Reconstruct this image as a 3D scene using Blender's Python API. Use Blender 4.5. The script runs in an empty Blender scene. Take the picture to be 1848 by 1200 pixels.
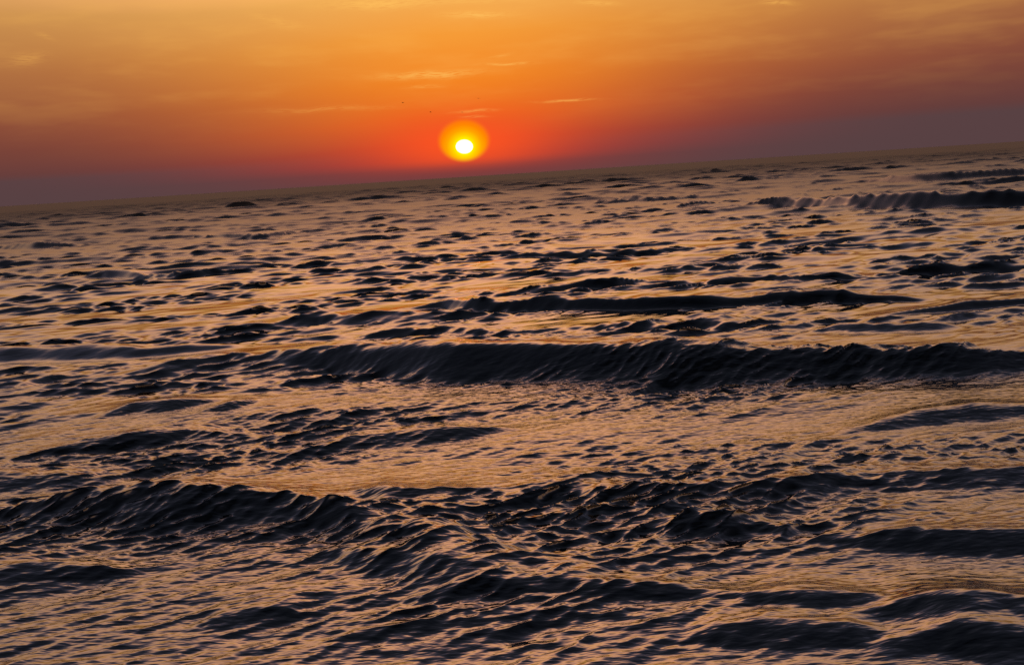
import bpy, math, random
import numpy as np

# ------------------------------------------------------------------ camera
scene = bpy.context.scene
CAM_H = 2.4
cam_data = bpy.data.cameras.new("camera")
cam = bpy.data.objects.new("camera", cam_data)
scene.collection.objects.link(cam)
cam_data.sensor_fit = 'HORIZONTAL'
cam_data.angle = math.radians(50.0)
cam_data.clip_start = 0.05
cam_data.clip_end = 90000.0
from mathutils import Matrix
cam.matrix_world = (Matrix.Translation((0, 0, CAM_H)) @
                    Matrix.Rotation(math.radians(90.0 - 8.196), 4, 'X') @
                    Matrix.Rotation(math.radians(-3.65), 4, 'Z'))
scene.camera = cam

# ------------------------------------------------------------------ view
scene.view_settings.view_transform = 'Standard'
scene.view_settings.look = 'None'
scene.view_settings.exposure = 0.0
scene.view_settings.gamma = 1.0
scene.view_settings.use_curve_mapping = False

scene.cycles.use_denoising = False
scene.cycles.max_bounces = 4
scene.cycles.glossy_bounces = 3
scene.cycles.caustics_reflective = False

SUN_AZ = -1.838      # degrees clockwise from +Y
SUN_EL = 1.534       # degrees above the horizon


def lin(c):
    out = []
    for v in c:
        v = v / 255.0
        out.append(v / 12.92 if v <= 0.04045 else ((v + 0.055) / 1.055) ** 2.4)
    return out + [1.0]


# ------------------------------------------------------------------ sky
world = bpy.data.worlds.new("World")
scene.world = world
world.use_nodes = True
world.cycles.sampling_method = 'MANUAL'
world.cycles.sample_map_resolution = 256
nt = world.node_tree
nt.nodes.clear()


class G:
    """small helper to write node maths"""
    def __init__(self, tree):
        self.t = tree

    def m(self, op, a, b=None, c=None, clamp=False):
        n = self.t.nodes.new('ShaderNodeMath')
        n.operation = op
        n.use_clamp = clamp
        for i, v in enumerate((a, b, c)):
            if v is None:
                continue
            if isinstance(v, (int, float)):
                n.inputs[i].default_value = v
            else:
                self.t.links.new(v, n.inputs[i])
        return n.outputs[0]

    def ramp(self, fac, stops, interp='LINEAR'):
        n = self.t.nodes.new('ShaderNodeValToRGB')
        cr = n.color_ramp
        cr.interpolation = interp
        while len(cr.elements) > 1:
            cr.elements.remove(cr.elements[0])
        cr.elements[0].position = stops[0][0]
        cr.elements[0].color = stops[0][1]
        for p, c in stops[1:]:
            e = cr.elements.new(p)
            e.color = c
        self.t.links.new(fac, n.inputs[0])
        return n.outputs[0]

    def mix(self, fac, a, b, blend='MIX'):
        n = self.t.nodes.new('ShaderNodeMix')
        n.data_type = 'RGBA'
        n.blend_type = blend
        n.clamp_factor = True
        for s, v in ((n.inputs[0], fac), (n.inputs[6], a), (n.inputs[7], b)):
            if isinstance(v, (int, float)):
                s.default_value = v
            elif isinstance(v, (list, tuple)):
                s.default_value = v
            else:
                self.t.links.new(v, s)
        return n.outputs[2]

    def smooth(self, v, lo, hi, a=0.0, b=1.0):
        n = self.t.nodes.new('ShaderNodeMapRange')
        n.interpolation_type = 'SMOOTHSTEP'
        n.inputs[1].default_value = lo
        n.inputs[2].default_value = hi
        n.inputs[3].default_value = a
        n.inputs[4].default_value = b
        self.t.links.new(v, n.inputs[0])
        return n.outputs[0]

    def noise(self, vec, scale, detail=3.0, rough=0.55):
        n = self.t.nodes.new('ShaderNodeTexNoise')
        n.inputs['Scale'].default_value = scale
        n.inputs['Detail'].default_value = detail
        n.inputs['Roughness'].default_value = rough
        self.t.links.new(vec, n.inputs['Vector'])
        return n.outputs[0]

    def vec(self, x, y, z):
        n = self.t.nodes.new('ShaderNodeCombineXYZ')
        for i, v in enumerate((x, y, z)):
            if isinstance(v, (int, float)):
                n.inputs[i].default_value = v
            else:
                self.t.links.new(v, n.inputs[i])
        return n.outputs[0]


g = G(nt)
tc = nt.nodes.new('ShaderNodeTexCoord')
sep = nt.nodes.new('ShaderNodeSeparateXYZ')
nt.links.new(tc.outputs['Generated'], sep.inputs[0])
dx, dy, dz = sep.outputs
D = 180.0 / math.pi
el0 = g.m('MULTIPLY', g.m('ARCSINE', dz), D)
az_raw = g.m('MULTIPLY', g.m('ARCTAN2', dx, dy), D)
az = g.m('SUBTRACT', az_raw, SUN_AZ)
# slow waviness of the haze layers
wob = g.noise(g.vec(g.m('MULTIPLY', az, 0.10), g.m('MULTIPLY', el0, 0.35), 0.0), 1.0, 2.0)
el = g.m('ADD', el0, g.m('MULTIPLY', g.m('SUBTRACT', wob, 0.5), g.smooth(el0, 0.6, 5.0, 0.0, 0.9)))
# the dusky bank is lower to the left of the sun than to the right
elabs = g.m('MAXIMUM', g.m('MULTIPLY_ADD', g.smooth(az, -14.0, 2.0, 1.0, 0.0), g.smooth(el, 0.0, 2.0, 0.0, 0.55), el), 0.0)
pos = g.m('POWER', g.m('DIVIDE', elabs, 90.0), 0.5)      # finer near the horizon


def P(e):
    return math.sqrt(e / 90.0)


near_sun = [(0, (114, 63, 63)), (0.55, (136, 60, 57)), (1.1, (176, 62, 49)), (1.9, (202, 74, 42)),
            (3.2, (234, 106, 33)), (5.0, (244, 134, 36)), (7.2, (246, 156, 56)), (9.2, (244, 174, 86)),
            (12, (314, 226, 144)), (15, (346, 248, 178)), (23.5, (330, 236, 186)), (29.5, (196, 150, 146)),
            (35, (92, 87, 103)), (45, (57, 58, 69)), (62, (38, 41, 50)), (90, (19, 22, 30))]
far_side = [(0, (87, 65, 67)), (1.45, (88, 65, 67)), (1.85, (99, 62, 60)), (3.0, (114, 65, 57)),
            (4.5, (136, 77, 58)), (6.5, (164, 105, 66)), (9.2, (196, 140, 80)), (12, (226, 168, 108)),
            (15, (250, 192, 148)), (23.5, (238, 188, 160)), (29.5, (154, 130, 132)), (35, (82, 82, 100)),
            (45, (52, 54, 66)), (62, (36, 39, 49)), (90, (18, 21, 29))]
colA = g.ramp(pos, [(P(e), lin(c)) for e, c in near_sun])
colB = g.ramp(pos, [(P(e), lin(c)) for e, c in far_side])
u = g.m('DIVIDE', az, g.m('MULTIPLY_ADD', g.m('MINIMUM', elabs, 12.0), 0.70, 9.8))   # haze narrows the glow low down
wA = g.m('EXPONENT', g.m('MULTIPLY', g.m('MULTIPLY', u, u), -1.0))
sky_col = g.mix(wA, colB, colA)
# red-orange forward-scatter glow round the sun
gx = g.m('DIVIDE', az, 4.4)
gy = g.m('DIVIDE', g.m('SUBTRACT', el0, SUN_EL + 0.2), 1.5)
gd = g.m('ADD', g.m('MULTIPLY', gx, gx), g.m('MULTIPLY', gy, gy))
glow = g.m('EXPONENT', g.m('MULTIPLY', gd, -1.0))
sky_col = g.mix(g.m('MULTIPLY', glow, g.smooth(el0, 0.1, 1.0, 0.0, 0.95)), sky_col, lin((255, 84, 34)))

# thin cirrus wisps: azimuth, elevation, half width, half thickness (degrees), rise, strength
bend = g.m('MULTIPLY', g.m('SUBTRACT', g.noise(g.vec(az_raw, g.m('MULTIPLY', el0, 0.4), 5.0), 0.5, 1.0), 0.5), 0.28)
elb = g.m('SUBTRACT', el0, bend)
fib = g.noise(g.vec(g.m('MULTIPLY', g.m('SUBTRACT', az_raw, g.m('MULTIPLY', elb, 1.6)), 0.9),
                    g.m('MULTIPLY', elb, 9.0), 0.0), 1.7, 3.0, 0.65)
fibm = g.smooth(fib, 0.34, 0.56)
WISPS = [(-5.377, 8.773, 2.385, 0.26, -0.005, 0.75),
         (-0.722, 8.636, 2.237, 0.116, -0.067, 0.4),
         (-0.698, 7.988, 1.511, 0.145, -0.078, 0.6),
         (-3.352, 5.23, 2.14, 0.173, -0.012, 0.6),
         (-3.613, 4.659, 0.733, 0.072, -0.009, 0.35),
         (0.618, 5.544, 1.129, 0.058, -0.027, 0.5),
         (0.292, 5.975, 0.513, 0.072, 0.077, 0.25),
         (3.536, 3.511, 1.187, 0.058, -0.034, 0.5),
         (5.336, 8.176, 0.941, 0.116, -0.123, 0.5),
         (14.23, 7.41, 0.739, 0.116, -0.07, 0.4),
         (-10.718, 8.153, 1.272, 0.231, -0.276, 0.22),
         (-22.402, 6.699, 0.782, 0.26, 0.136, 0.2),
         (-1.161, 3.296, 0.966, 0.072, -0.004, 0.35),
         (-1.251, 3.024, 0.567, 0.058, -0.024, 0.3),
         (-8.62, 3.787, 2.877, 0.116, -0.043, 0.18),
         (-21.566, 7.721, 0.372, 0.116, -0.124, 0.15)]
acc = None
for waz, wel, wid, thk, rise, stg in WISPS:
    uu = g.m('MULTIPLY_ADD', az_raw, 1.0 / wid, -waz / wid)
    vv = g.m('MULTIPLY_ADD', uu, -rise / thk, g.m('MULTIPLY_ADD', elb, 1.0 / thk, -wel / thk))
    dd = g.m('MULTIPLY_ADD', uu, uu, g.m('MULTIPLY', vv, vv))
    f_ = g.m('MULTIPLY', g.m('EXPONENT', g.m('MULTIPLY', dd, -1.0)), 1.1 * stg)
    acc = f_ if acc is None else g.m('ADD', acc, f_)
acc = g.m('MULTIPLY', acc, fibm)
# broad faint veil so the upper sky is not a clean gradient
veil = g.noise(g.vec(g.m('MULTIPLY', az_raw, 0.16), g.m('MULTIPLY', el0, 0.8), 3.0), 1.0, 3.0, 0.6)
veil = g.m('MULTIPLY', g.smooth(veil, 0.42, 0.75), g.m('MULTIPLY', g.smooth(el0, 1.5, 7.0, 0.0, 0.16), g.smooth(el0, 11.0, 26.0, 1.0, 0.0)))
sky_col = g.mix(g.m('ADD', acc, veil), sky_col, lin((255, 190, 92)))

# aureole: the yellow glare close round the sun, cut off below by the haze bank
ax = g.m('DIVIDE', az, 1.36)
ay = g.m('DIVIDE', g.m('SUBTRACT', el0, SUN_EL + 0.33), 1.10)
ad = g.m('SQRT', g.m('ADD', g.m('MULTIPLY', ax, ax), g.m('MULTIPLY', ay, ay)))
sy = g.m('MULTIPLY', g.m('SUBTRACT', el0, SUN_EL), 1.08)
sd = g.m('SQRT', g.m('ADD', g.m('MULTIPLY', az, az), g.m('MULTIPLY', sy, sy)))
aur = g.ramp(g.m('DIVIDE', sd, 2.0), [(0.0, lin((255, 248, 90))), (0.22, lin((255, 240, 0))), (0.31, lin((255, 206, 0))),
                                      (0.45, lin((255, 164, 0))), (0.60, lin((255, 134, 2))), (0.76, lin((252, 112, 18)))])
sky_col = g.mix(g.smooth(ad, 0.80, 1.08, 1.0, 0.0), sky_col, aur)

# away from the sunset the sky sinks into dusk
side = g.smooth(g.m('ABSOLUTE', az), 24.0, 150.0, 1.0, 0.35)
sky_col = g.mix(1.0, sky_col, g.vec(side, side, side), 'MULTIPLY')

bg = nt.nodes.new('ShaderNodeBackground')
bg.inputs[1].default_value = 1.0
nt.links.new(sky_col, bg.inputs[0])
# physical twilight sky adds the cool light of the upper dome
nish = nt.nodes.new('ShaderNodeTexSky')
nish.sky_type = 'NISHITA'
nish.sun_disc = False
nish.sun_elevation = math.radians(SUN_EL)
nish.sun_rotation = math.radians(SUN_AZ)
nish.dust_density = 4.0
bg2 = nt.nodes.new('ShaderNodeBackground')
bg2.inputs[1].default_value = 0.002
up = g.smooth(el0, 10.0, 45.0)
nt.links.new(g.mix(up, (0, 0, 0, 1), nish.outputs[0]), bg2.inputs[0])
addn = nt.nodes.new('ShaderNodeAddShader')
nt.links.new(bg.outputs[0], addn.inputs[0])
nt.links.new(bg2.outputs[0], addn.inputs[1])
wo = nt.nodes.new('ShaderNodeOutputWorld')
nt.links.new(addn.outputs[0], wo.inputs[0])

# ------------------------------------------------------------------ sun lamp (veiled by haze: weak and soft)
sl = bpy.data.lights.new("sun_light", 'SUN')
sl.energy = 0.002
sl.angle = math.radians(5.0)
sl.color = (1.0, 0.42, 0.14)
slo = bpy.data.objects.new("sun_light", sl)
scene.collection.objects.link(slo)
a, e = math.radians(SUN_AZ), math.radians(SUN_EL)
from mathutils import Vector
sun_vec = Vector((math.sin(a) * math.cos(e), math.cos(a) * math.cos(e), math.sin(e)))
slo.rotation_euler = sun_vec.to_track_quat('Z', 'Y').to_euler()


# ------------------------------------------------------------------ sea
def sea_material():
    mt = bpy.data.materials.new("sea_water")
    mt.use_nodes = True
    t = mt.node_tree
    b = t.nodes['Principled BSDF']
    k = G(t)
    b.inputs['Base Color'].default_value = (0.0006, 0.0018, 0.0034, 1)
    b.inputs['IOR'].default_value = SEA_IOR
    geo = t.nodes.new('ShaderNodeNewGeometry')
    mp = t.nodes.new('ShaderNodeMapping')
    mp.inputs['Rotation'].default_value = (0, 0, math.radians(-36))
    mp.inputs['Scale'].default_value = (0.8, 2.4, 1.0)
    t.links.new(geo.outputs['Position'], mp.inputs[0])
    n1 = k.noise(mp.outputs[0], 7.0, 1.0, 0.5)
    n2 = k.noise(mp.outputs[0], 17.0, 1.0, 0.5)
    hgt = k.m('ADD', k.m('MULTIPLY', n1, 0.009), k.m('MULTIPLY', n2, 0.0034))
    at = t.nodes.new('ShaderNodeAttribute')
    at.attribute_name = "ruffle"
    bp = t.nodes.new('ShaderNodeBump')
    t.links.new(k.smooth(at.outputs['Fac'], 0.10, 0.24, 1.0, 0.12), bp.inputs['Strength'])
    bp.inputs['Distance'].default_value = 1.0
    t.links.new(hgt, bp.inputs['Height'])
    t.links.new(bp.outputs[0], b.inputs['Normal'])
    rf = at.outputs['Fac']
    a1 = k.m('MULTIPLY', k.m('MAXIMUM', k.m('SUBTRACT', rf, 0.255), 0.0), 1.9)
    a2 = k.m('MULTIPLY', k.m('MAXIMUM', k.m('SUBTRACT', rf, 0.36), 0.0), 6.0)
    alpha = k.m('ADD', k.m('ADD', a1, a2), 0.0015)
    alpha = k.m('MINIMUM', alpha, 0.65)
    t.links.new(k.m('SQRT', alpha), b.inputs['Roughness'])
    return mt


SEA_IOR = 3.0
WAVES = [
 (0.5,[(-3.07,14.77,0.047),(-2.84,14.73,0.115),(-2.02,14.46,0.295),(-1.14,14.04,0.458),(-0.72,13.84,0.461),(-0.45,13.73,0.416),(0.08,13.56,0.415),(0.71,13.27,0.41),(1.16,13.03,0.411),(1.8,12.75,0.458),(2.33,12.51,0.453),(2.76,12.35,0.385),(3.14,12.33,0.376),(3.53,12.27,0.347),(3.94,12.04,0.306),(4.49,11.84,0.301),(4.94,11.74,0.325),(5.47,11.59,0.223),(5.88,11.55,0.167)]),
 (0.322,[(-2.49,17.21,0.034),(-2.22,17.19,0.064),(-1.67,17.4,0.096),(-0.99,17.19,0.083),(-0.38,16.76,0.069),(0.24,16.17,0.039)]),
 (0.368,[(-4.56,8.24,0.059),(-4.05,8.25,0.094),(-3.71,8.24,0.14),(-3.24,8.21,0.204),(-2.97,8.21,0.248),(-2.61,8.13,0.256),(-2.35,8.03,0.231),(-2.1,7.98,0.205),(-1.77,7.9,0.169),(-1.44,7.71,0.092),(-1.17,7.55,0.049)]),
 (0.72,[(11.64,56.69,0.11),(13.6,54.11,0.41),(14.93,50.87,0.6),(15.09,49.61,0.538),(16.52,46.28,0.673),(17.63,44.33,0.789),(18.44,43.1,0.666),(19.88,42.13,0.632),(21.7,42.3,0.556)]),
 (0.63,[(28.85,86.64,0.291),(29.74,81.2,0.62),(31.37,78.16,0.671),(37.35,79.2,0.492),(41.06,80.85,0.388)]),
 (0.63,[(7.17,79.11,0.115),(7.84,77.75,0.26),(9.53,74.12,0.528),(11.59,74.51,0.39),(13.26,75.93,0.146)]),
 (0.63,[(8.78,58.75,0.086),(10.41,59.72,0.311),(11.12,60.16,0.285),(11.84,60.42,0.173)]),
 (0.63,[(0.57,22.2,0.036),(1.07,22.4,0.143),(1.76,22.42,0.211),(2.18,22.46,0.192),(2.72,22.75,0.096)]),
 (0.54,[(3.81,22.0,0.064),(4.1,21.79,0.11),(4.66,21.78,0.165),(5.28,21.6,0.164),(5.77,21.0,0.133),(6.51,20.65,0.096)]),
 (0.675,[(-1.73,20.75,0.052),(-1.23,20.69,0.187),(-0.94,20.32,0.21),(-0.57,19.87,0.196),(-0.11,19.57,0.201),(0.49,19.31,0.223),(0.88,19.08,0.253),(1.41,18.79,0.233),(2.09,18.41,0.213),(2.78,18.21,0.211),(3.63,18.14,0.164),(4.35,18.2,0.203),(5.36,18.04,0.194),(5.67,17.85,0.138),(6.32,17.61,0.069)]),
 (0.54,[(5.63,16.07,0.03),(6.31,16.18,0.09),(6.87,16.33,0.144),(7.69,16.28,0.13),(8.33,16.2,0.123)]),
 (0.276,[(4.12,14.8,0.038),(4.43,14.95,0.111),(4.99,14.76,0.125),(5.69,14.6,0.109),(6.0,14.56,0.057)]),
 (0.276,[(3.23,15.41,0.038),(3.43,15.46,0.074),(3.65,15.59,0.106),(3.95,15.73,0.06)]),
 (0.23,[(1.16,16.66,0.061),(1.49,16.56,0.097),(2.46,16.28,0.131),(3.14,16.26,0.166),(3.62,16.3,0.096)]),
 (0.276,[(-9.49,18.22,0.118),(-8.32,17.7,0.182),(-7.86,17.65,0.169),(-7.2,17.38,0.16),(-6.55,17.35,0.194),(-5.74,16.96,0.132),(-4.92,17.03,0.121),(-4.46,17.08,0.057)]),
 (0.322,[(-5.37,14.74,0.032),(-4.83,14.89,0.124),(-4.36,15.32,0.185),(-3.95,15.37,0.149),(-3.64,15.12,0.1),(-3.25,15.18,0.167),(-2.85,14.93,0.129),(-2.49,14.99,0.135)]),
 (0.276,[(-7.61,14.47,0.07),(-6.8,14.32,0.084),(-6.49,14.44,0.094),(-6.27,14.75,0.057)]),
 (0.276,[(-4.6,12.23,0.043),(-4.39,12.43,0.089),(-3.97,12.42,0.104),(-3.59,12.52,0.051)]),
 (0.276,[(-3.43,12.09,0.043),(-3.26,12.19,0.069),(-3.06,12.32,0.047)]),
 (0.253,[(-4.72,10.69,0.032),(-4.59,10.71,0.047),(-4.14,10.86,0.093),(-3.78,11.01,0.11),(-3.39,11.12,0.076),(-3.14,11.0,0.048)]),
 (0.276,[(-2.35,9.94,0.034),(-2.04,9.96,0.062),(-1.65,10.14,0.117),(-1.23,10.2,0.129),(-0.81,10.21,0.126),(-0.5,10.19,0.098),(-0.24,10.25,0.046)]),
 (0.276,[(-1.18,8.31,0.056),(-1.04,8.23,0.087),(-0.79,8.16,0.082),(-0.42,8.18,0.053),(-0.27,8.14,0.039)]),
 (0.299,[(0.07,7.9,0.044),(0.25,7.93,0.076),(0.41,7.95,0.101),(0.86,7.8,0.115),(1.15,7.66,0.111),(1.45,7.66,0.121),(1.83,7.69,0.138),(2.05,7.74,0.133),(2.24,7.71,0.103),(2.46,7.64,0.062)]),
 (0.322,[(0.78,7.0,0.033),(0.84,7.02,0.044),(1.04,7.03,0.096),(1.22,6.96,0.1),(1.4,6.92,0.1),(1.52,6.88,0.049),(1.61,6.8,0.037)]),
 (0.322,[(-0.49,6.03,0.034),(-0.4,6.06,0.049),(-0.27,6.12,0.08),(0.04,6.08,0.088),(0.26,6.12,0.11),(0.4,6.05,0.087),(0.63,5.96,0.07),(0.87,5.94,0.067),(0.97,5.92,0.044),(1.07,5.88,0.037)]),
 (0.23,[(-1.55,7.74,0.062),(-1.19,7.44,0.093),(-0.73,7.13,0.129),(-0.41,6.78,0.115),(-0.15,6.59,0.081),(0.03,6.47,0.055)]),
 (0.253,[(-1.18,6.84,0.052),(-0.87,6.66,0.096),(-0.62,6.5,0.11),(-0.37,6.36,0.085),(-0.17,6.3,0.058)]),
 (0.299,[(1.79,5.49,0.045),(1.89,5.51,0.068),(2.05,5.53,0.103),(2.29,5.47,0.11),(2.45,5.45,0.11),(2.55,5.39,0.098),(2.8,5.32,0.088)]),
 (0.299,[(1.87,5.16,0.053),(2.0,5.18,0.082),(2.13,5.19,0.12),(2.27,5.14,0.131),(2.41,5.1,0.124),(2.66,5.03,0.115)]),
 (0.276,[(2.02,6.52,0.044),(2.12,6.52,0.062),(2.34,6.5,0.086),(2.59,6.42,0.086),(3.01,6.36,0.091),(3.34,6.34,0.089)]),
 (0.253,[(2.37,7.74,0.039),(2.53,7.75,0.073),(2.87,7.72,0.11),(3.2,7.64,0.11),(3.6,7.62,0.101),(4.0,7.6,0.093)]),
 (0.276,[(2.97,9.49,0.037),(3.13,9.53,0.053),(3.59,9.71,0.098),(4.12,9.78,0.121),(4.6,9.73,0.101),(5.1,9.71,0.087)]),
 (0.63,[(-13.65,34.85,0.036),(-13.31,34.91,0.116),(-12.8,34.99,0.306),(-11.74,34.25,0.284),(-10.55,33.08,0.14),(-9.64,32.31,0.151),(-9.24,32.51,0.239),(-8.97,32.75,0.168)]),
 (0.54,[(-30.51,62.46,0.12),(-29.05,63.4,0.122),(-25.68,60.64,0.455),(-23.4,59.94,0.171)]),
 (0.54,[(-16.94,60.0,0.087),(-16.33,59.46,0.169),(-12.74,56.13,0.211),(-11.56,57.31,0.216)]),
 (0.276,[(-4.3,19.1,0.036),(-4.12,19.17,0.063),(-3.43,19.6,0.221),(-2.63,19.16,0.156),(-1.88,19.02,0.174),(-1.5,18.89,0.147),(-0.92,18.85,0.114),(-0.59,18.72,0.062)]),
 (0.23,[(-3.83,6.96,0.107),(-3.45,6.94,0.108),(-3.09,6.9,0.093),(-2.8,6.84,0.058),(-2.68,6.8,0.043)]),
 (0.23,[(-5.2,9.69,0.131),(-4.64,9.56,0.126),(-4.31,9.49,0.113),(-4.02,9.43,0.1),(-3.68,9.38,0.042)]),
 (0.23,[(-1.81,5.95,0.037),(-1.75,5.97,0.045),(-1.59,6.01,0.056),(-1.36,6.03,0.045)]),
 (0.54,[(7.19,20.79,0.061),(7.47,20.69,0.105),(8.17,20.59,0.174),(8.86,20.49,0.191),(9.55,20.23,0.137),(10.42,20.28,0.129)]),
 (0.54,[(-0.41,31.31,0.048),(0.17,31.45,0.159),(1.32,30.89,0.142),(2.44,30.61,0.168),(3.82,30.23,0.153),(4.41,30.36,0.06)]),
 (0.276,[(1.29,5.74,0.049),(1.47,5.73,0.072),(1.7,5.7,0.068),(1.81,5.67,0.05)]),
 (0.23,[(0.97,5.37,0.053),(1.15,5.39,0.071),(1.41,5.38,0.079),(1.64,5.31,0.063)])]


def build_sea():
    rng = np.random.default_rng(7)
    # one sheet in rings round the shore point, finest where the near waves need it
    rr = [0.4, 1.0, 2.0, 3.0, 3.8]
    r = 4.4
    while r < 60000.0:
        rr.append(r)
        if r < 13:
            s = 0.0026
        elif r < 30:
            s = 0.0032
        elif r < 90:
            s = 0.0036
        elif r < 450:
            s = 0.0037
        else:
            s = 0.0075 + min(max(r - 900, 0) / 2500.0, 1.0) * 0.14
        r *= 1 + s
    rr = np.array(rr, np.float32)
    half = math.radians(31.5)
    fine = np.linspace(-half, half, 850)
    rest = np.linspace(half, 2 * math.pi - half, 26)[1:-1]
    th = np.concatenate([fine, rest]).astype(np.float32)
    nr, nc = len(rr), len(th)
    dth = float(fine[1] - fine[0])
    X = (rr[:, None] * np.sin(th)[None, :]).astype(np.float32)
    Y = (rr[:, None] * np.cos(th)[None, :]).astype(np.float32)
    step = np.maximum(np.gradient(rr) * 0.8, rr * dth)
    Z = np.zeros_like(X)
    DX = np.zeros_like(X)
    DY = np.zeros_like(X)
    colmask = np.ones(nc, np.float32)
    colmask[850:] = 0.0

    def field(scale, n, seed, aniso=1.0, ang=0.0):
        """smooth random field, about unit variance, feature size ~ scale (m)"""
        rg = np.random.default_rng(seed)
        out = np.zeros_like(X)
        ca, sa = math.cos(ang), math.sin(ang)
        for _ in range(n):
            kk = 2 * math.pi / (scale * rg.uniform(0.6, 1.8))
            t = rg.uniform(0, 2 * math.pi)
            ku, kv = kk * math.cos(t) / aniso, kk * math.sin(t)
            out += np.cos((ku * ca - kv * sa) * X + (ku * sa + kv * ca) * Y + rg.uniform(0, 6.28)).astype(np.float32)
        return out / math.sqrt(n / 2)

    # patches of slick and of ruffled water
    patch = np.clip(0.90 + 0.62 * field(2.0, 10, 21, 2.6, 0.15), 0.2, 1.75)
    big = np.clip(0.85 + 0.35 * field(14.0, 7, 22, 2.0, 0.0), 0.3, 1.7)

    # chop is higher outside the bar than in the shallows
    off = np.clip(0.36 + (rr - 13.0) / 34.0, 0.36, 1.2) + np.clip((rr - 60.0) / 100.0, 0, 1.0).astype(np.float32)

    off3 = np.clip(0.7 + (rr - 8.0) / 20.0, 0.7, 1.7).astype(np.float32)

    # the breakers and steep crests that stand out one by one
    B = np.zeros_like(X)
    for m, pts in WAVES:
        p = np.array(pts)
        xs, ys, hs = p[:, 0], p[:, 1], p[:, 2]
        hmax = hs.max()
        ext = max((xs[-1] - xs[0]) * 0.07, hmax * 2.0)
        sl0 = (ys[1] - ys[0]) / max(xs[1] - xs[0], 1e-3)
        sl1 = (ys[-1] - ys[-2]) / max(xs[-1] - xs[-2], 1e-3)
        sl0, sl1 = np.clip(sl0, -1, 1), np.clip(sl1, -1, 1)
        xs = np.concatenate([[xs[0] - ext], xs, [xs[-1] + ext]])
        ys = np.concatenate([[ys[0] - sl0 * ext], ys, [ys[-1] + sl1 * ext]])
        hs = np.concatenate([[0], hs, [0]])
        # resample and smooth the crest line
        xx = np.linspace(xs[0], xs[-1], 160)
        yy = np.interp(xx, xs, ys)
        hh = np.interp(xx, xs, hs)
        kern = np.hanning(15)
        kern /= kern.sum()

        def smo(v):
            return np.convolve(np.pad(v, 7, 'edge'), kern, 'valid')
        yy, hh = smo(yy), smo(hh) * (0.82 if ys.min() > 6.2 else 0.68)
        r0 = np.hypot(xx, yy).min() - 9 * hmax - 1
        r1 = np.hypot(xx, yy).max() + 9 * hmax + 1
        i0, i1 = np.searchsorted(rr, [max(r0, 0.5), r1])
        a0 = np.arctan2(xx, yy).min() - 0.06
        a1 = np.arctan2(xx, yy).max() + 0.06
        j = np.nonzero((th > a0) & (th < a1) & (colmask > 0))[0]
        if len(j) == 0 or i1 <= i0:
            continue
        js = slice(j[0], j[-1] + 1)
        x_, y_ = X[i0:i1, js], Y[i0:i1, js]
        sc = hmax
        q1 = np.zeros(400)
        q2 = np.zeros(400)
        xg = np.linspace(x_.min(), x_.max(), 400)
        for _ in range(6):
            q1 += np.sin(xg * 2 * math.pi / (hmax * rng.uniform(4.0, 12.0)) + rng.uniform(0, 6.28)) / 2.4
            q2 += np.sin(xg * 2 * math.pi / (hmax * rng.uniform(3.0, 10.0)) + rng.uniform(0, 6.28)) / 2.4
        yc = np.interp(x_, xx, yy) + np.interp(x_, xg, q1) * 0.035 * sc
        h_ = np.interp(x_, xx, hh, 0, 0) * (1 + 0.06 * np.interp(x_, xg, q2))
        slope_c = np.interp(x_, xx, np.gradient(yy, xx))
        d = (yc - y_) / np.sqrt(1 + slope_c ** 2)
        wf = np.maximum(h_, 0.35 * hmax) / m * 1.12
        wb = np.maximum(h_, 0.35 * hmax) * 2.6 + 0.10
        front = np.where(d < wf, 0.5 + 0.5 * np.cos(np.pi * np.clip(d / wf, 0, 1) ** 0.85), 0)
        trough = -0.05 * np.exp(-((d - wf * 1.35) / (wf * 0.6)) ** 2)
        back = np.exp(-np.abs(d / wb) ** 1.35)
        B[i0:i1, js] += h_ * np.where(d > 0, front + trough, back + trough)
    # the steep faces are stretched smooth: longer chop does not ride on them
    face = np.zeros_like(X)
    gr = np.gradient(B, axis=0) / np.gradient(rr)[:, None]
    face = np.clip((gr - 0.12) / 0.35, 0, 1).astype(np.float32)
    calm = 1.0 - np.where(rr > 15, 0.7, np.clip((rr - 4) / 10, 0.25, 0.7)).astype(np.float32)[:, None] * face
    calm_s = 1.0 - 0.1 * face

    # wave families: wavelength range, count, total rms slope, mean heading (deg from +X), spread, patchy
    var = np.zeros(nr, np.float32)
    FAM = [(5.0, 11.0, 14, 0.04, -92, 16, 2),
           (1.2, 4.0, 50, 0.105, -84, 19, 2),
           (0.32, 1.0, 60, 0.14, -74, 17, 3),
           (0.14, 0.34, 60, 0.15, -60, 14, 1),
           (0.07, 0.15, 70, 0.18, -54, 13, 1),
           (0.07, 0.22, 34, 0.11, -95, 14, 1)]

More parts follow.
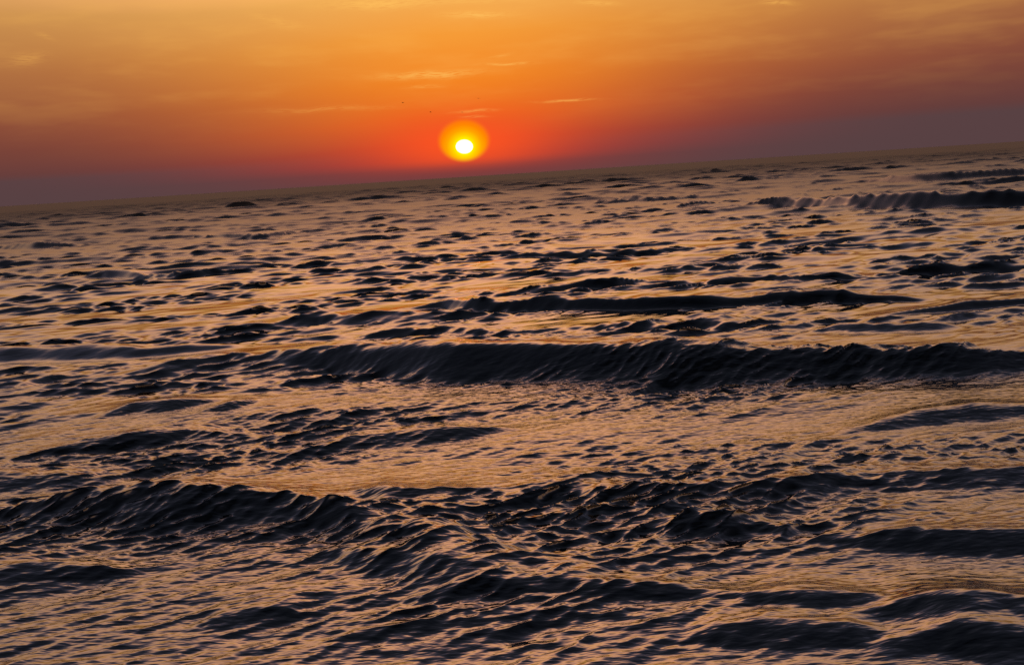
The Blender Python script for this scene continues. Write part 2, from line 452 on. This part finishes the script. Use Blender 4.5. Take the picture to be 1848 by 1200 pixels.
    for lo, hi, n, slope, head, spread, pt in FAM:
        lam = np.exp(rng.uniform(math.log(lo), math.log(hi), n))
        for L in lam:
            k = 2 * math.pi / L
            A = slope * math.sqrt(2.0 / n) / k
            t = math.radians(head + rng.normal() * spread)
            cx, cy = math.cos(t), math.sin(t)
            fac = np.clip((L / step - 1.8) / 2.4, 0, 1).astype(np.float32) * np.clip(1.8 - rr / 400.0, 0, 1).astype(np.float32)
            fac[:5] = fac[5]
            loc = off * off if pt == 2 else (off3 * off3 if pt == 3 else 1.0)
            var += (slope * slope / n) * (1 - fac * fac) * loc
            rows = int(np.count_nonzero(fac > 0))
            if rows == 0:
                continue
            sl_ = slice(0, rows)
            ph = k * (cx * X[sl_] + cy * Y[sl_]) + rng.uniform(0, 6.28)
            amp = A * fac[sl_, None] * colmask[None, :]
            if pt == 1:
                amp = amp * patch[sl_]
            elif pt == 3:
                amp = amp * patch[sl_] * off3[sl_, None]
            elif pt == 2:
                amp = amp * big[sl_] * off[sl_, None]
            amp = amp * (calm if L > 0.15 else calm_s)[sl_]
            Z[sl_] += amp * np.cos(ph)
            sn = amp * np.sin(ph) * (1.2 if L < 0.6 else 1.0)
            DX[sl_] -= cx * sn
            DY[sl_] -= cy * sn

    Z += B
    X += DX
    Y += DY

    co = np.stack([X, Y, Z], -1).reshape(-1, 3).astype(np.float32)
    centre = np.array([[0, 0, 0]], np.float32)
    co = np.concatenate([co, centre])
    ci = nr * nc
    i = np.arange(nr - 1)[:, None]
    jx = np.arange(nc)[None, :]
    jn = (jx + 1) % nc
    quads = np.stack([i * nc + jx, (i + 1) * nc + jx, (i + 1) * nc + jn, i * nc + jn], -1).reshape(-1, 4)[:, ::-1]
    tri = np.stack([np.full(nc, ci), np.arange(nc), (np.arange(nc) + 1) % nc], -1)[:, ::-1]
    me = bpy.data.meshes.new("sea")
    nq, ntri = len(quads), len(tri)
    me.vertices.add(len(co))
    me.vertices.foreach_set('co', co.ravel())
    loops = np.concatenate([quads.ravel(), tri.ravel()]).astype(np.int32)
    me.loops.add(len(loops))
    me.loops.foreach_set('vertex_index', loops)
    me.polygons.add(nq + ntri)
    starts = np.concatenate([np.arange(nq) * 4, nq * 4 + np.arange(ntri) * 3]).astype(np.int32)
    me.polygons.foreach_set('loop_start', starts)
    me.polygons.foreach_set('use_smooth', np.ones(nq + ntri, bool))
    me.update(calc_edges=True)
    me.validate()
    print("sea", nr, nc, nq * 2)
    # slope of the ripples too short for the sheet at that range: widens the gloss there
    rms = np.repeat(np.sqrt(var)[:, None], nc, 1)
    rms[:, 850:] = 0.36
    rms = rms.ravel()
    at = me.attributes.new("ruffle", 'FLOAT', 'POINT')
    at.data.foreach_set('value', np.concatenate([rms, [0.0]]).astype(np.float32))
    me.materials.append(sea_material())
    o = bpy.data.objects.new("sea", me)
    scene.collection.objects.link(o)
    o["kind"] = "structure"
    return o


build_sea()


# ------------------------------------------------------------------ sun
def flat_mat(name, col, rough=0.6):
    m = bpy.data.materials.new(name)
    m.use_nodes = True
    b = m.node_tree.nodes['Principled BSDF']
    n = m.node_tree.nodes.new('ShaderNodeTexNoise')
    n.inputs['Scale'].default_value = 9.0
    r = m.node_tree.nodes.new('ShaderNodeValToRGB')
    r.color_ramp.elements[0].color = (*[c * 0.75 for c in col], 1)
    r.color_ramp.elements[1].color = (*[c * 1.25 for c in col], 1)
    m.node_tree.links.new(n.outputs[0], r.inputs[0])
    m.node_tree.links.new(r.outputs[0], b.inputs['Base Color'])
    b.inputs['Roughness'].default_value = rough
    return m


def build_sun():
    import bmesh
    dist = 24000.0
    bm = bmesh.new()
    bmesh.ops.create_uvsphere(bm, u_segments=64, v_segments=32, radius=1.0)
    for f in bm.faces:
        f.smooth = True
    me = bpy.data.meshes.new("sun")
    bm.to_mesh(me)
    bm.free()
    o = bpy.data.objects.new("sun", me)
    scene.collection.objects.link(o)
    o.location = sun_vec * dist + Vector((0, 0, CAM_H))
    rx = math.tan(math.radians(0.44)) * dist
    o.scale = (rx, rx, rx * 0.80)           # flattened by refraction near the horizon
    o.rotation_euler = (0, math.radians(3.0), 0)
    m = bpy.data.materials.new("sun_surface")
    m.use_nodes = True
    t = m.node_tree
    t.nodes.clear()
    em = t.nodes.new('ShaderNodeEmission')
    em.inputs[0].default_value = (1.0, 0.24, 0.14, 1)     # deep red light, burnt out to white when seen directly
    em.inputs[1].default_value = 8.0
    out = t.nodes.new('ShaderNodeOutputMaterial')
    t.links.new(em.outputs[0], out.inputs[0])
    me.materials.append(m)
    o["label"] = "white-hot setting sun, a slightly flattened disc just above the horizon"
    o["category"] = "sun"
    return o


build_sun()


# ------------------------------------------------------------------ birds
def bird_mesh(flap):
    """gull seen from afar: spindle body, fanned tail, two bent wings"""
    V, F = [], []
    prof = [(-0.26, 0.015), (-0.20, 0.035), (-0.05, 0.075), (0.10, 0.070), (0.20, 0.040), (0.25, 0.035), (0.30, 0.010)]
    n = 8
    for y, r_ in prof:
        for i in range(n):
            t = 2 * math.pi * i / n
            V.append((r_ * math.cos(t), y, r_ * 0.9 * math.sin(t)))
    for k in range(len(prof) - 1):
        for i in range(n):
            F.append((k * n + i, k * n + (i + 1) % n, (k + 1) * n + (i + 1) % n, (k + 1) * n + i))
    F.append(tuple(range(n))[::-1])
    F.append(tuple((len(prof) - 1) * n + i for i in range(n)))
    body = (V, F)
    wings = []
    for s in (-1, 1):
        V, F = [], []
        st = [(0.03, 0.0, 0.13, 0.02), (0.22, flap, 0.12, 0.04), (0.42, flap * 0.9, 0.08, 0.0), (0.60, flap * 0.45, 0.02, -0.07)]
        for x, z, ch, off in st:
            for yy, dz_ in ((ch + off, 0.0), (off, 0.012), (-ch * 0.9 + off, 0.0), (off, -0.012)):
                V.append((s * x, yy, z + dz_))
        for k in range(3):
            for i in range(4):
                q = (k * 4 + i, k * 4 + (i + 1) % 4, (k + 1) * 4 + (i + 1) % 4, (k + 1) * 4 + i)
                F.append(q if s > 0 else q[::-1])
        F.append((0, 1, 2, 3)[::-s] if s > 0 else (0, 1, 2, 3))
        F.append((12, 13, 14, 15))
        wings.append((V, F))
    tail = ([(-0.03, -0.22, 0.01), (0.03, -0.22, 0.01), (0.09, -0.40, 0.0), (-0.09, -0.40, 0.0),
             (-0.03, -0.22, -0.01), (0.03, -0.22, -0.01), (0.09, -0.40, -0.01), (-0.09, -0.40, -0.01)],
            [(0, 1, 2, 3), (7, 6, 5, 4), (0, 4, 5, 1), (1, 5, 6, 2), (2, 6, 7, 3), (3, 7, 4, 0)])
    return body, wings, tail


M_BIRD = flat_mat("bird_feathers", (0.09, 0.085, 0.08), 0.8)


def part(name, vf, parent, mat):
    me = bpy.data.meshes.new(name)
    me.from_pydata(vf[0], [], vf[1])
    me.materials.append(mat)
    o = bpy.data.objects.new(name, me)
    scene.collection.objects.link(o)
    if parent is not None:
        o.parent = parent
    return o


BIRDS = [(-4.813, 3.915, 430.0, 0.12, 60, "tiny dark bird, leftmost of those flying left of the sun"),
         (-0.964, 3.910, 400.0, 0.05, 15, "tiny dark bird gliding highest, up to the right of the sun"),
         (-3.442, 3.365, 470.0, 0.15, 75, "tiny dark bird lower and nearer the sun than the leftmost one"),
         (-1.831, 3.268, 560.0, 0.08, 40, "faintest bird, directly above the sun by thin cloud streaks")]
for baz, bel, dist, flap, head, label in BIRDS:
    A, E_ = math.radians(baz), math.radians(bel)
    root = bpy.data.objects.new("bird", None)
    scene.collection.objects.link(root)
    root.location = (math.sin(A) * math.cos(E_) * dist, math.cos(A) * math.cos(E_) * dist, math.sin(E_) * dist + CAM_H)
    root.rotation_euler = (math.radians(6), math.radians(8), math.radians(head))
    root.scale = (1.35, 1.35, 1.35)
    root["label"] = label
    root["category"] = "bird"
    root["group"] = "birds over the sea"
    body, wings, tail = bird_mesh(flap)
    part("body", body, root, M_BIRD)
    for w in wings:
        part("wing", w, root, M_BIRD)
    part("tail", tail, root, M_BIRD)
